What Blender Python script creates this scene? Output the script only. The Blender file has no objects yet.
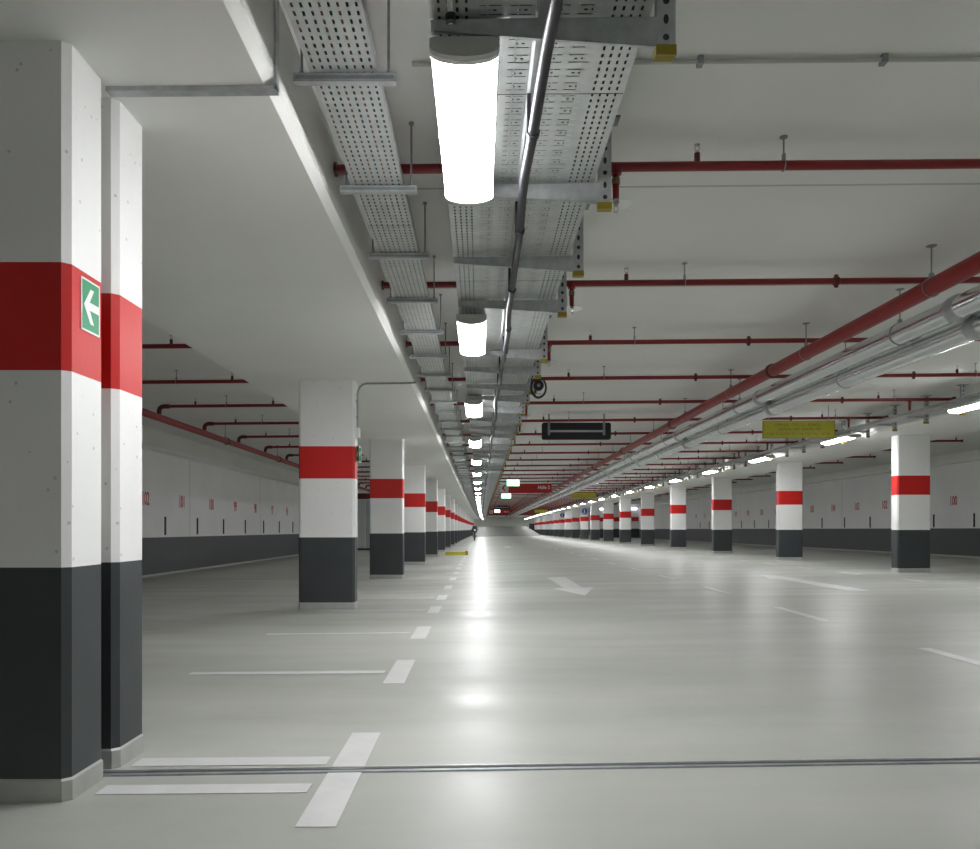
import bpy, math, random
from mathutils import Vector, Matrix
random.seed(7)
S = bpy.context.scene
COL = S.collection
PI = math.pi
F = 785.0
VX, VY = 480.0, 524.5

# ------------------------------------------------------------------ camera
cam = bpy.data.cameras.new('camera')
co = bpy.data.objects.new('camera', cam)
COL.objects.link(co)
co.location = (0, 0, 1.18)
co.rotation_euler = (PI / 2, 0, 0)
cam.sensor_fit = 'HORIZONTAL'
cam.sensor_width = 36
cam.lens = F / 980 * 36
cam.shift_x = (490 - VX) / 980
cam.shift_y = (VY - 424.5) / 980
cam.clip_end = 500
S.camera = co

# ------------------------------------------------------------------ the garage runs gently downhill, tilts a little and bends
CROSS = 0.009
def L(y):
    a = 0.0
    if y > 14: a -= 0.0062 * (y - 14)
    return a
def CX(y):
    return 0.6 * ((y - 50) / 100) ** 2 if y > 50 else 0.0
def W(x, y): return CROSS * (x + 1.8) + L(y)
def sst(a, b, t):
    t = max(0.0, min(1.0, (t - a) / (b - a))); return t * t * (3 - 2 * t)
def FE(x, y):                       # the floor falls a little extra towards the bays on one side
    return -0.085 * sst(8, 16, y) * (1 - sst(-1.5, 2.5, x)) - 0.10 * sst(8, 20, y) * sst(5, 16, x)
def P(v): return (v[0] + CX(v[1]), v[1], v[2] + W(v[0], v[1]))
Y0, Y1 = -14.0, 165.0
YF = 140.0
def steps(a, b, d=2.5):
    n = max(1, int(math.ceil((b - a) / d)))
    return [a + (b - a) * i / n for i in range(n + 1)]
CEIL = 3.70
BEAM = 3.24

# ------------------------------------------------------------------ materials
class V:
    def __init__(s, nt, sock): s.nt = nt; s.s = sock
    def _m(s, op, o=None, o2=None):
        n = s.nt.nodes.new('ShaderNodeMath'); n.operation = op
        for i, q in enumerate((s, o, o2)):
            if q is None: continue
            if isinstance(q, V): s.nt.links.new(q.s, n.inputs[i])
            else: n.inputs[i].default_value = q
        return V(s.nt, n.outputs[0])
    def __add__(s, o): return s._m('ADD', o)
    def __sub__(s, o): return s._m('SUBTRACT', o)
    def __mul__(s, o): return s._m('MULTIPLY', o)
    def __truediv__(s, o): return s._m('DIVIDE', o)
    def fr(s): return s._m('FRACT')
    def ab(s): return s._m('ABSOLUTE')
    def lt(s, o): return s._m('LESS_THAN', o)
    def gt(s, o): return s._m('GREATER_THAN', o)
    def mx(s, o): return s._m('MAXIMUM', o)
    def near(s, c, w): return (s - c).ab().lt(w)

def mat_new(name):
    m = bpy.data.materials.new(name); m.use_nodes = True
    nt = m.node_tree
    return m, nt, nt.nodes['Principled BSDF']
def coords(nt):
    t = nt.nodes.new('ShaderNodeTexCoord'); sp = nt.nodes.new('ShaderNodeSeparateXYZ')
    nt.links.new(t.outputs['Object'], sp.inputs[0])
    return t.outputs['Object'], V(nt, sp.outputs[0]), V(nt, sp.outputs[1]), V(nt, sp.outputs[2])
def noise(nt, vec, scale, detail=4, stretch=None, rough=0.55):
    n = nt.nodes.new('ShaderNodeTexNoise'); n.inputs['Scale'].default_value = scale
    n.inputs['Detail'].default_value = detail; n.inputs['Roughness'].default_value = rough
    if stretch:
        mp = nt.nodes.new('ShaderNodeMapping'); mp.inputs['Scale'].default_value = stretch
        nt.links.new(vec, mp.inputs[0]); nt.links.new(mp.outputs[0], n.inputs['Vector'])
    else: nt.links.new(vec, n.inputs['Vector'])
    return n.outputs['Fac']
def ramp(nt, fac, a, b, p0=0.3, p1=0.7):
    r = nt.nodes.new('ShaderNodeValToRGB'); nt.links.new(fac, r.inputs[0])
    r.color_ramp.elements[0].position = p0; r.color_ramp.elements[0].color = (*a, 1)
    r.color_ramp.elements[1].position = p1; r.color_ramp.elements[1].color = (*b, 1)
    return r.outputs[0]
def mixc(nt, fac, a, b):
    m = nt.nodes.new('ShaderNodeMix'); m.data_type = 'RGBA'
    nt.links.new(fac.s if isinstance(fac, V) else fac, m.inputs[0])
    for i, q in ((6, a), (7, b)):
        if isinstance(q, tuple): m.inputs[i].default_value = (*q, 1)
        else: nt.links.new(q, m.inputs[i])
    return m.outputs[2]
def bump(nt, bs, h, strength, dist=0.01):
    b = nt.nodes.new('ShaderNodeBump'); b.inputs['Strength'].default_value = strength
    b.inputs['Distance'].default_value = dist
    nt.links.new(h.s if isinstance(h, V) else h, b.inputs['Height']); nt.links.new(b.outputs[0], bs.inputs['Normal'])

def paint(name, c, rough=0.5, var=0.06, scale=2.0, metal=0.0, bmp=0.0, pits=False, spec=0.5):
    m, nt, bs = mat_new(name)
    vec, x, y, z = coords(nt)
    lo = tuple(k * (1 - var) for k in c); hi = tuple(min(1, k * (1 + var)) for k in c)
    colr = ramp(nt, noise(nt, vec, scale), lo, hi)
    if pits:
        vo = nt.nodes.new('ShaderNodeTexVoronoi'); vo.inputs['Scale'].default_value = 12.0
        nt.links.new(vec, vo.inputs['Vector'])
        pit = V(nt, vo.outputs['Distance']).lt(0.10)
        colr = mixc(nt, pit * 0.45, colr, tuple(k * 0.35 for k in c))
    nt.links.new(colr, bs.inputs['Base Color'])
    bs.inputs['Roughness'].default_value = rough; bs.inputs['Metallic'].default_value = metal
    bs.inputs['Specular IOR Level'].default_value = spec
    if bmp: bump(nt, bs, noise(nt, vec, 40.0, 3), bmp, 0.004)
    return m
def emit(name, c, s):
    m, nt, bs = mat_new(name)
    vec, x, y, z = coords(nt)
    e = nt.nodes.new('ShaderNodeEmission'); e.inputs['Color'].default_value = (*c, 1); e.inputs['Strength'].default_value = s
    nt.links.new(e.outputs[0], nt.nodes['Material Output'].inputs[0])
    return m

M = {}
M['white'] = paint('white wall paint', (0.80, 0.80, 0.79), 0.55, 0.03, 1.2, bmp=0.15, pits=True)
M['red'] = paint('red band paint', (0.56, 0.011, 0.009), 0.45, 0.06, 2.0, bmp=0.15)
M['dark'] = paint('charcoal base paint', (0.042, 0.047, 0.051), 0.45, 0.10, 2.5, bmp=0.2)
M['plinth'] = paint('floor coating upstand', (0.38, 0.385, 0.36), 0.4, 0.12, 5.0)
M['beam'] = paint('painted concrete beam', (0.84, 0.845, 0.825), 0.7, 0.03, 0.7, bmp=0.1)
M['line'] = paint('white road paint', (0.57, 0.57, 0.565), 0.45, 0.06, 6.0)
M['pipe_red'] = paint('red enamel pipe', (0.21, 0.012, 0.014), 0.35, 0.08, 3.0)
M['pipe_main'] = paint('red enamel main pipe', (0.26, 0.014, 0.015), 0.4, 0.06, 3.0, spec=0.3)
M['pipe_dark'] = paint('dark red fittings', (0.10, 0.010, 0.010), 0.4, 0.1, 8.0)
M['galv'] = paint('galvanised steel', (0.50, 0.52, 0.53), 0.42, 0.14, 14.0, metal=0.75)
M['galv_dark'] = paint('dull zinc steel', (0.30, 0.32, 0.33), 0.5, 0.15, 14.0, metal=0.6)
M['steel_pipe'] = paint('grey drain pipe metal', (0.74, 0.77, 0.78), 0.2, 0.01, 1.0, metal=0.9)
M['chrome'] = paint('bright metal', (0.62, 0.60, 0.55), 0.25, 0.05, 9.0, metal=0.9)
M['brass'] = paint('brass fitting', (0.22, 0.17, 0.08), 0.4, 0.1, 9.0, metal=0.6)
M['black'] = paint('black plastic', (0.018, 0.020, 0.022), 0.45, 0.1, 6.0)
M['cable'] = paint('dark grey cable sheath', (0.026, 0.026, 0.031), 0.4, 0.12, 6.0, spec=0.35)
M['orange'] = paint('orange cable sheath', (0.30, 0.09, 0.04), 0.5, 0.1, 6.0)
M['yellow'] = paint('yellow plastic cap', (0.34, 0.26, 0.012), 0.45, 0.1, 9.0)
M['yellow_sign'] = paint('yellow sign board', (0.47, 0.44, 0.02), 0.45, 0.06, 3.0)
M['olive'] = paint('olive sign lettering', (0.20, 0.18, 0.015), 0.5, 0.06, 3.0)
M['sign_red'] = paint('red sign board', (0.48, 0.012, 0.018), 0.4, 0.05, 3.0)
M['sign_white'] = paint('white sign print', (0.78, 0.80, 0.78), 0.4, 0.03, 3.0)
M['sign_green'] = paint('green sign print', (0.015, 0.27, 0.12), 0.4, 0.04, 3.0)
M['sign_blue'] = paint('blue sign print', (0.02, 0.05, 0.30), 0.4, 0.05, 3.0)
M['lamp_grey'] = paint('grey lamp housing', (0.50, 0.51, 0.48), 0.45, 0.05, 6.0)
M['lamp_clip'] = paint('pale lamp clip', (0.75, 0.76, 0.74), 0.4, 0.04, 6.0)
M['number'] = paint('red stencil paint', (0.50, 0.06, 0.08), 0.55, 0.08, 6.0)
M['door_blue'] = paint('pale blue grey door', (0.42, 0.48, 0.52), 0.4, 0.05, 1.5)
M['door_pale'] = paint('pale grey door', (0.60, 0.63, 0.64), 0.4, 0.05, 1.5)
M['rubber'] = paint('black rubber', (0.03, 0.03, 0.03), 0.7, 0.1, 8.0)
M['end'] = paint('grey green end wall', (0.62, 0.63, 0.57), 0.7, 0.06, 0.5)
M['ramp'] = paint('worn grey ramp concrete', (0.20, 0.205, 0.19), 0.7, 0.06, 0.5)
M['glow'] = emit('fluorescent diffuser', (0.985, 0.99, 1.0), 26.0)
M['glow_green'] = emit('lit green sign face', (0.25, 0.95, 0.55), 1.6)
M['glow_pale'] = emit('lit white sign print', (0.75, 1.0, 0.85), 3.0)
M['glow_cool'] = emit('cool tube diffuser', (0.90, 0.86, 1.0), 1.8)

# glass of the sprinkler shields
m, nt, bs = mat_new('clear shield'); coords(nt)
bs.inputs['Base Color'].default_value = (0.85, 0.9, 0.88, 1); bs.inputs['Roughness'].default_value = 0.2
bs.inputs['Alpha'].default_value = 0.22
M['shield'] = m

# floor: pale grey coating, glossy, with broad streaks across the aisle
m, nt, bs = mat_new('grey floor coating')
vec, x, y, z = coords(nt)
n1 = noise(nt, vec, 1.0, 5, (0.16, 0.9, 1)); n2 = noise(nt, vec, 3.0, 4)
c1 = ramp(nt, n1, (0.345, 0.353, 0.322), (0.43, 0.437, 0.405), 0.32, 0.68)
c2 = ramp(nt, n2, (0.95, 0.95, 0.95), (1, 1, 1), 0.3, 0.7)
mm = nt.nodes.new('ShaderNodeMix'); mm.data_type = 'RGBA'; mm.blend_type = 'MULTIPLY'; mm.inputs[0].default_value = 1
nt.links.new(c1, mm.inputs[6]); nt.links.new(c2, mm.inputs[7])
nt.links.new(mm.outputs[2], bs.inputs['Base Color'])
rr = ramp(nt, noise(nt, vec, 1.0, 4, (0.35, 1.6, 1)), (0.31,) * 3, (0.48,) * 3, 0.3, 0.7)
nt.links.new(rr, bs.inputs['Roughness']); bs.inputs['Specular IOR Level'].default_value = 0.22
bump(nt, bs, noise(nt, vec, 55.0, 2), 0.10, 0.004)
M['floor'] = m

# ceiling: painted slab with panel joints
m, nt, bs = mat_new('painted slab ceiling')
vec, x, y, z = coords(nt)
base = ramp(nt, noise(nt, vec, 0.5, 3, (0.4, 1, 1)), (0.76, 0.765, 0.74), (0.82, 0.825, 0.80))
j = ((y - 5.92) / 2.5 + 0.5).fr().near(0.5, 0.006)
colr = mixc(nt, j * 0.55, base, (0.30, 0.30, 0.27))
nt.links.new(colr, bs.inputs['Base Color']); bs.inputs['Roughness'].default_value = 0.75
M['ceiling'] = m

# walls: white above, with vertical joints every 7.5 m
def wallpaint(name, c, rough):
    m, nt, bs = mat_new(name)
    vec, x, y, z = coords(nt)
    base = ramp(nt, noise(nt, vec, 0.8, 3), tuple(k * 0.96 for k in c), tuple(k * 1.03 for k in c))
    j = ((y - 23.4) / 7.5 + 0.5).fr().near(0.5, 0.0035)
    colr = mixc(nt, j * 0.5, base, tuple(k * 0.5 for k in c))
    nt.links.new(colr, bs.inputs['Base Color']); bs.inputs['Roughness'].default_value = rough
    return m
M['wall_white'] = wallpaint('white wall', (0.80, 0.80, 0.80), 0.6)
M['wall_dark'] = wallpaint('charcoal wall base', (0.050, 0.055, 0.060), 0.5)

def perforated(name, build, c=(0.54, 0.565, 0.555)):
    m, nt, bs = mat_new(name)
    vec, x, y, z = coords(nt)
    mask, seam = build(x, y)
    base = ramp(nt, noise(nt, vec, 10.0, 3), tuple(k * 0.9 for k in c), tuple(k * 1.08 for k in c))
    base = mixc(nt, seam, base, (0.10, 0.10, 0.10))
    nt.links.new(base, bs.inputs['Base Color'])
    bs.inputs['Roughness'].default_value = 0.42; bs.inputs['Metallic'].default_value = 0.45
    tr = nt.nodes.new('ShaderNodeBsdfTransparent'); mx = nt.nodes.new('ShaderNodeMixShader')
    nt.links.new(mask.s, mx.inputs[0]); nt.links.new(bs.outputs[0], mx.inputs[1]); nt.links.new(tr.outputs[0], mx.inputs[2])
    nt.links.new(mx.outputs[0], nt.nodes['Material Output'].inputs[0])
    return m
def narrow(x, y):
    u = ((x + 0.792) / 0.038).fr().near(0.5, 0.145)
    v = (y / 0.055).fr().near(0.5, 0.28)
    seam = ((y - 5.6) / 3.0 + 0.5).fr().near(0.5, 0.0012)
    return u * v, seam
M['tray_narrow'] = perforated('perforated narrow tray sheet', narrow)
WX0, WX1 = -0.21, 0.715
def wide(x, y):
    s = ((x - 0.2525).ab())                        # the sheet is symmetric about its middle
    edge = s.gt(0.29) * s.lt(0.445)
    u = ((s - 0.29) / 0.0385).fr().near(0.5, 0.145)
    v = (y / 0.055).fr().near(0.5, 0.28)
    mask = edge * u * v
    py = (y / 0.115).fr()
    bars = py.near(0.25, 0.035).mx(py.near(0.75, 0.035))
    zones = s.near(0.205, 0.05).mx(s.near(0.075, 0.05))
    dots = py.near(0.5, 0.06) * (s.near(0.19, 0.007).mx(s.near(0.22, 0.007)).mx(s.near(0.06, 0.007)).mx(s.near(0.09, 0.007)))
    seam = ((y - 3.92) / 3.0 + 0.5).fr().near(0.5, 0.0015)
    return mask.mx(bars * zones).mx(dots), seam
M['tray_wide'] = perforated('perforated wide tray sheet', wide)
def rtray(x, y):
    u = (x / 0.06).fr().near(0.5, 0.15); v = (y / 0.06).fr().near(0.5, 0.25)
    return u * v, ((y - 5.6) / 3.0 + 0.5).fr().near(0.5, 0.0012)
M['tray_far'] = perforated('perforated right tray sheet', rtray)

# ------------------------------------------------------------------ mesh builder
class MB:
    def __init__(s): s.v = []; s.f = []; s.m = []
    def face(s, idx, mi=0): s.f.append(idx); s.m.append(mi)
    def box(s, x0, x1, y0, y1, z0, z1, mi=0):
        b = len(s.v)
        s.v += [(x0,y0,z0),(x1,y0,z0),(x1,y1,z0),(x0,y1,z0),(x0,y0,z1),(x1,y0,z1),(x1,y1,z1),(x0,y1,z1)]
        for q in ((0,3,2,1),(4,5,6,7),(0,1,5,4),(1,2,6,5),(2,3,7,6),(3,0,4,7)): s.face(tuple(b+i for i in q), mi)
        return s
    def sweep(s, prof, ys, mi=0, caps=True, closed=True):
        """profile of (x, z) points carried along y"""
        b = len(s.v); n = len(prof)
        for y in ys: s.v += [(p[0], y, p[1]) for p in prof]
        for k in range(len(ys) - 1):
            for i in range(n if closed else n - 1):
                a, c = b + k*n + i, b + k*n + (i+1) % n
                s.face((a, c, c + n, a + n), mi)
        if caps and closed:
            s.face(tuple(b + i for i in reversed(range(n))), mi)
            s.face(tuple(b + (len(ys)-1)*n + i for i in range(n)), mi)
        return s
    def rect(s, x0, x1, z0, z1, ys, mi=0): return s.sweep([(x0,z0),(x0,z1),(x1,z1),(x1,z0)], ys, mi)
    def tube(s, pts, r, n=10, mi=0, closed=False, caps=True):
        pts = [Vector(p) for p in pts]; k = len(pts)
        rs = r if isinstance(r, (list, tuple)) else [r] * k
        b = len(s.v); up = None
        for i in range(k):
            if closed: t = pts[(i+1) % k] - pts[i-1]
            elif i == 0: t = pts[1] - pts[0]
            elif i == k-1: t = pts[-1] - pts[-2]
            else: t = (pts[i+1]-pts[i]).normalized() + (pts[i]-pts[i-1]).normalized()
            if t.length < 1e-9: t = Vector((0, 0, 1))
            t.normalize()
            if up is None:
                up = Vector((0,0,1)) if abs(t.z) < 0.9 else Vector((1,0,0))
            u = (up - t * up.dot(t)).normalized(); w = t.cross(u); up = u
            for q in range(n):
                a = 2*PI*q/n
                s.v.append(tuple(pts[i] + (u*math.cos(a) + w*math.sin(a)) * rs[i]))
        for i in range(k if closed else k-1):
            for q in range(n):
                a, c = b + i*n + q, b + i*n + (q+1) % n
                d = b + ((i+1) % k)*n
                s.face((a, c, d + (q+1) % n, d + q), mi)
        if caps and not closed:
            s.face(tuple(b + q for q in reversed(range(n))), mi); s.face(tuple(b + (k-1)*n + q for q in range(n)), mi)
        return s
    def rod(s, a, b_, r, n=10, mi=0): return s.tube([a, b_], r, n, mi)
    def poly(s, pts, d, mi=0):
        """flat polygon (list of 3D points) given a thickness vector d"""
        b = len(s.v); n = len(pts)
        s.v += [tuple(p) for p in pts]; s.v += [(p[0]+d[0], p[1]+d[1], p[2]+d[2]) for p in pts]
        s.face(tuple(b+i for i in range(n)), mi); s.face(tuple(b+n+i for i in reversed(range(n))), mi)
        for i in range(n):
            k = (i+1) % n
            s.face((b+i, b+n+i, b+n+k, b+k), mi)
        return s
    def xf(s, fn): s.v = [fn(p) for p in s.v]; return s
    def build(s, name, mats, parent=None, loc=None, smooth=True, warp=False):
        if warp: s.v = [P(p) for p in s.v]
        me = bpy.data.meshes.new(name); me.from_pydata(s.v, [], s.f)
        if not isinstance(mats, (list, tuple)): mats = [mats]
        for q in mats: me.materials.append(M[q])
        me.polygons.foreach_set('material_index', s.m)
        import bmesh
        bm = bmesh.new(); bm.from_mesh(me); bmesh.ops.recalc_face_normals(bm, faces=bm.faces); bm.to_mesh(me); bm.free()
        if smooth:
            me.polygons.foreach_set('use_smooth', [True] * len(me.polygons)); me.set_sharp_from_angle(angle=math.radians(38))
        me.update()
        o = bpy.data.objects.new(name, me); COL.objects.link(o)
        if parent: o.parent = parent
        if loc: o.location = loc
        return o
def tag(o, label, cat, group=None, kind='thing'):
    o['label'] = label; o['category'] = cat
    if group: o['group'] = group
    if kind: o['kind'] = kind
    return o
def struct(o): o['kind'] = 'structure'; return o
def empty(name, loc=(0,0,0)):
    o = bpy.data.objects.new(name, None); o.empty_display_size = 0.1; COL.objects.link(o); o.location = loc; return o
KIDS = {}
def dup(o, parent=None):
    if parent is None:
        KIDS.clear()
        for q in COL.objects:
            if q.parent: KIDS.setdefault(q.parent.name, []).append(q)
    c = o.copy(); COL.objects.link(c)
    if parent: c.parent = parent
    for ch in KIDS.get(o.name, []): dup(ch, c)
    return c
def at(x, y, z=0.0): return P((x, y, z))
ONES = ('zeroth first second third fourth fifth sixth seventh eighth ninth tenth eleventh twelfth thirteenth fourteenth fifteenth '
        'sixteenth seventeenth eighteenth nineteenth').split()
TENS = 'x x twenty thirty forty fifty sixty seventy eighty ninety'.split()
TENTH = 'x x twentieth thirtieth fortieth fiftieth sixtieth seventieth eightieth ninetieth'.split()
def nth(n):
    if n < 20: return ONES[n]
    if n >= 100: return 'hundredth' if n == 100 else 'hundred and ' + nth(n - 100)
    return TENTH[n // 10] if n % 10 == 0 else TENS[n // 10] + '-' + ONES[n % 10]
def text_mesh(txt, size, sx=1.0, extrude=0.002):
    cu = bpy.data.curves.new('t', 'FONT'); cu.body = txt; cu.size = size; cu.extrude = extrude
    cu.offset = 0.012 if txt.isdigit() else 0.004; cu.align_x = 'CENTER'; cu.align_y = 'CENTER'; cu.resolution_u = 3
    o = bpy.data.objects.new('t', cu); COL.objects.link(o)
    dg = bpy.context.evaluated_depsgraph_get(); dg.update()
    me = bpy.data.meshes.new_from_object(o.evaluated_get(dg))
    bpy.data.objects.remove(o); bpy.data.curves.remove(cu)
    b = MB(); b.v = [(v.co.x * sx, v.co.y, v.co.z) for v in me.vertices]
    b.f = [tuple(p.vertices) for p in me.polygons]; b.m = [0] * len(b.f)
    bpy.data.meshes.remove(me)
    return b

# ------------------------------------------------------------------ the setting
XL, XR = -8.65, 17.7
ys = steps(Y0, Y1, 1.5)
xs = [XL - 0.3, -4, -1.5, -0.5, 0.5, 1.5, 2.5, 5, 6.5, 8, 9.5, 11, 12.5, 14, 16, XR + 0.3]
fm = MB()
fm.v = [(x, y, FE(x, y)) for y in ys for x in xs]
n = len(xs)
fm.f = [(k*n+i, k*n+i+1, (k+1)*n+i+1, (k+1)*n+i) for k in range(len(ys)-1) for i in range(n-1)]; fm.m = [0]*len(fm.f)
floor = struct(fm.build('floor', 'floor', warp=True, smooth=False))
b = MB(); b.rect(XL - 0.3, XR + 0.3, CEIL, CEIL + 0.25, ys)
ceiling = struct(b.build('ceiling', 'ceiling', warp=True, smooth=False))
def wall(name, xa, xb, inner, dk):
    b = MB()
    s = 0.012 if inner == xb else -0.012
    b.rect(xa, xb, dk, CEIL, ys, 0); b.rect(xa, xb, -0.15, dk, ys, 1)
    return struct(b.build(name, ['wall_white', 'wall_dark'], warp=True, smooth=False))
wl = wall('wall_left', XL - 0.3, XL, XL, 0.94)
wr = wall('wall_right', XR, XR + 0.3, XR, 0.955)
b = MB(); b.rect(XL, XL + 0.012, 0, 0.055, ys); b.xf(lambda p: (p[0], p[1], p[2] + FE(p[0], p[1]))); struct(b.build('baseboard_left', 'plinth', warp=True, smooth=False))
b = MB(); b.rect(XR - 0.012, XR, 0, 0.055, ys); b.xf(lambda p: (p[0], p[1], p[2] + FE(p[0], p[1]))); struct(b.build('baseboard_right', 'plinth', warp=True, smooth=False))
b = MB(); b.box(XL - 0.3, XR + 0.3, Y0 - 0.3, Y0, -0.2, 4.2); struct(b.build('wall_rear', 'wall_white', smooth=False))
e0 = P((0, Y1, 0))
b = MB(); b.box(XL - 0.3 + e0[0], XR + 0.3 + e0[0], Y1, Y1 + 0.3, e0[2] - 0.5, e0[2] + 5); struct(b.build('wall_far', 'end', smooth=False))
def beam(name, x0, x1, zb, ch0=0.045, ch1=0.045):
    b = MB(); prof = []
    prof += [(x0, CEIL), (x0, zb + ch0)] if ch0 else [(x0, CEIL), (x0, zb)]
    if ch0: prof += [(x0 + ch0, zb)]
    if ch1: prof += [(x1 - ch1, zb), (x1, zb + ch1)]
    else: prof += [(x1, zb)]
    prof += [(x1, CEIL)]
    b.sweep(prof, ys)
    return struct(b.build(name, 'beam', warp=True, smooth=False))
BL0, BL1 = -3.38, -0.97
BR0, BR1 = 9.19, 11.60
beam('trim_1', BL0, BL1, BEAM); beam('trim_2', BR0, BR1, BEAM)
beam('trim_3', XL, XL + 0.40, 3.22, 0, 0.02); beam('trim_4', XR - 0.40, XR, 3.36, 0.02, 0)
# cross wall closing the bays on the right, and the rising ramp at the far end
b = MB()
yq = 88.0
b.box(12.3, XR, yq, yq + 0.25, 0, 1.0, 1); b.box(12.3, XR, yq, yq + 0.25, 1.0, 1.84, 0); b.box(12.3, XR, yq, yq + 0.25, 1.84, 2.3, 2)
b.box(12.3, XR, yq, yq + 0.25, 2.3, CEIL, 0)
struct(b.build('wall_cross', ['white', 'dark', 'red'], warp=True, smooth=False))
b = MB()
b.v = [P((x, y, z)) for (x, y, z) in [(-1.2, 118, -0.06), (9.0, 118, 0.0), (9.0, 164.9, 1.65), (-1.2, 164.9, 1.65), (-1.2, 164.9, -0.1), (9.0, 164.9, -0.1)]]
b.f = [(0, 1, 2, 3), (0, 3, 4), (1, 5, 2), (3, 2, 5, 4), (0, 4, 5, 1)]; b.m = [0] * 5
struct(b.build('floor_ramp', 'ramp', smooth=False))

# ------------------------------------------------------------------ floor markings (paint on the floor: children of it)
def mark(name, quads, label=None):
    b = MB()
    for q in quads:
        b.poly([(p[0], p[1], 0.002 + FE(p[0], p[1])) for p in q], (0, 0, 0.0015))
    o = b.build(name, 'line', floor, warp=True, smooth=False)
    if label: o['label'] = label
    return o
def rq(x0, x1, y0, y1): return [(x0, y0), (x1, y0), (x1, y1), (x0, y1)]
mark('lane_dash', [rq(-0.715, -0.557, 3.03, 4.40)])
mark('bay_line', [rq(-1.68, -0.755, 3.42, 3.54)]); mark('bay_line', [rq(-1.70, -0.75, 3.82, 3.95)])
bays = [6.22, 8.46, 10.95, 13.1, 15.6, 18.3]
while bays[-1] < 110: bays.append(bays[-1] + 2.5)
for yb in bays:
    if abs(((yb - 11.3 + 0.5) % 7.5) - 0.5) < 0.35: x0 = -1.70
    else: x0 = -2.3
    mark('bay_line', [rq(x0, -0.755, yb - 0.05, yb + 0.06)])
    mark('lane_dash', [rq(-0.715, -0.557, yb - 0.45, yb + 0.55)])
for yb in [v for v in bays if v > 8]:
    mark('bay_line', [rq(8.75, 9.9, yb - 0.05, yb + 0.06)]); mark('lane_dash', [rq(8.55, 8.71, yb - 0.45, yb + 0.55)])
yd = 5.65
while yd < 110:
    mark('centre_dash', [rq(3.98, 4.10, yd, yd + 1.5)]); yd += 3.52
def arrow(x, ytip, d):
    h = [(x, ytip), (x - 0.37, ytip + 1.65*d), (x + 0.37, ytip + 1.65*d)]
    sft = [(x - 0.17, ytip + 1.65*d), (x + 0.17, ytip + 1.65*d), (x + 0.20, ytip + 4.8*d), (x - 0.20, ytip + 4.8*d)]
    mark('direction_arrow', [h, sft])
arrow(1.70, 12.7, 1); arrow(6.35, 17.9, -1)
arrow(1.70, 45.0, 1); arrow(6.35, 48.0, -1)

# expansion joint in the floor
def jy(x): return 3.70 + 0.02 * max(0.0, x + 1.75)
jr = empty('expansion_joint_cover', at(0, jy(0), 0))
tag(jr, 'long metal expansion joint cover running across the pale grey floor', 'joint cover')
def strip(name, dy0, dy1, h, mt):
    b = MB(); X = steps(XL + 0.02, XR - 0.02, 1.0); q = len(b.v)
    o0 = at(0, jy(0), 0)
    for x in X:
        for (dy, z) in ((dy0, 0), (dy0 + 0.004, h), (dy1 - 0.004, h), (dy1, 0)):
            p = P((x, jy(x) + dy, z)); b.v.append((p[0]-o0[0], p[1]-o0[1], p[2]-o0[2]))
    for k in range(len(X) - 1):
        for i in range(4):
            a, c = k*4 + i, k*4 + (i+1) % 4
            b.face((a, c, c + 4, a + 4))
    return b.build(name, mt, jr, smooth=False)
strip('rail', -0.032, 0.004, 0.007, 'galv_dark'); strip('rail', 0.036, 0.056, 0.008, 'galv'); strip('seal', 0.004, 0.034, 0.004, 'rubber')

# ------------------------------------------------------------------ pillars
def pillar_mesh(w, d):
    c = 0.03
    ring = [(-w/2 + c, 0), (w/2 - c, 0), (w/2, c), (w/2, d - c), (w/2 - c, d), (-w/2 + c, d), (-w/2, d - c), (-w/2, c)]
    zs = [-0.1, 1.0, 1.84, 2.30, BEAM + 0.05]; b = MB()
    for z in zs: b.v += [(p[0], p[1], z) for p in ring]
    for k in range(4):
        for i in range(8):
            a, q = k*8 + i, k*8 + (i+1) % 8
            b.face((a, q, q + 8, a + 8), (1, 0, 2, 0)[k])
    b.face(tuple(reversed(range(8)))); b.face(tuple(32 + i for i in range(8)))
    p = MB(); e = 0.006; r2 = []
    for (x, y) in ring: r2.append((x + (e if x > 0 else -e), y + (e if y > d/2 else -e)))
    for z in (0.0, 0.09, 0.10):
        f = 0 if z < 0.095 else e
        p.v += [(x - (f if x > 0 else -f), y - (f if y > d/2 else -f), z) for (x, y) in r2]
    for k in range(2):
        for i in range(8):
            a, q = k*8 + i, k*8 + (i+1) % 8
            p.face((a, q, q + 8, a + 8))
    return b, p
def make_pillar(x, y, w, d):
    b, p = pillar_mesh(w, d)
    o = b.build('pillar', ['white', 'dark', 'red'], loc=at(x, y, 0), smooth=False)
    q = p.build('plinth', 'plinth', o, smooth=False); q.location.z = FE(x, y)
    return o
PW = 0.80
XLP, XRP = -1.76 - PW/2, 10.0 + PW/2
p1 = make_pillar(XLP + 0.008, 3.34, PW, 0.32)
tag(p1, 'big near white pillar with red band and green arrow sign, before the joint', 'pillar', 'pillars of the row beside the narrow tray')
p2 = make_pillar(XLP + 0.008, 3.79, PW, 0.31)
tag(p2, 'white pillar standing just behind the floor joint, close behind the arrow sign pillar', 'pillar', 'pillars of the row beside the narrow tray')
base = make_pillar(XLP - 0.03, 11.2, PW, 0.30)
tag(base, 'white pillar with a bent conduit and small green sign on its side', 'pillar', 'pillars of the row beside the narrow tray')
k = 2
yy = 18.7
LP = []
while yy < 158:
    o = dup(base); o.location = at(XLP - 0.07, yy, 0); [setattr(c, 'location', (0, 0, FE(XLP, yy))) for c in COL.objects if c.parent == o]
    tag(o, f'{nth(k)} pillar in line behind the conduit pillar, white with red band', 'pillar', 'pillars of the row beside the narrow tray')
    LP.append(yy); k += 1; yy += 7.5
yy = 18.75; k = 1
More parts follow.
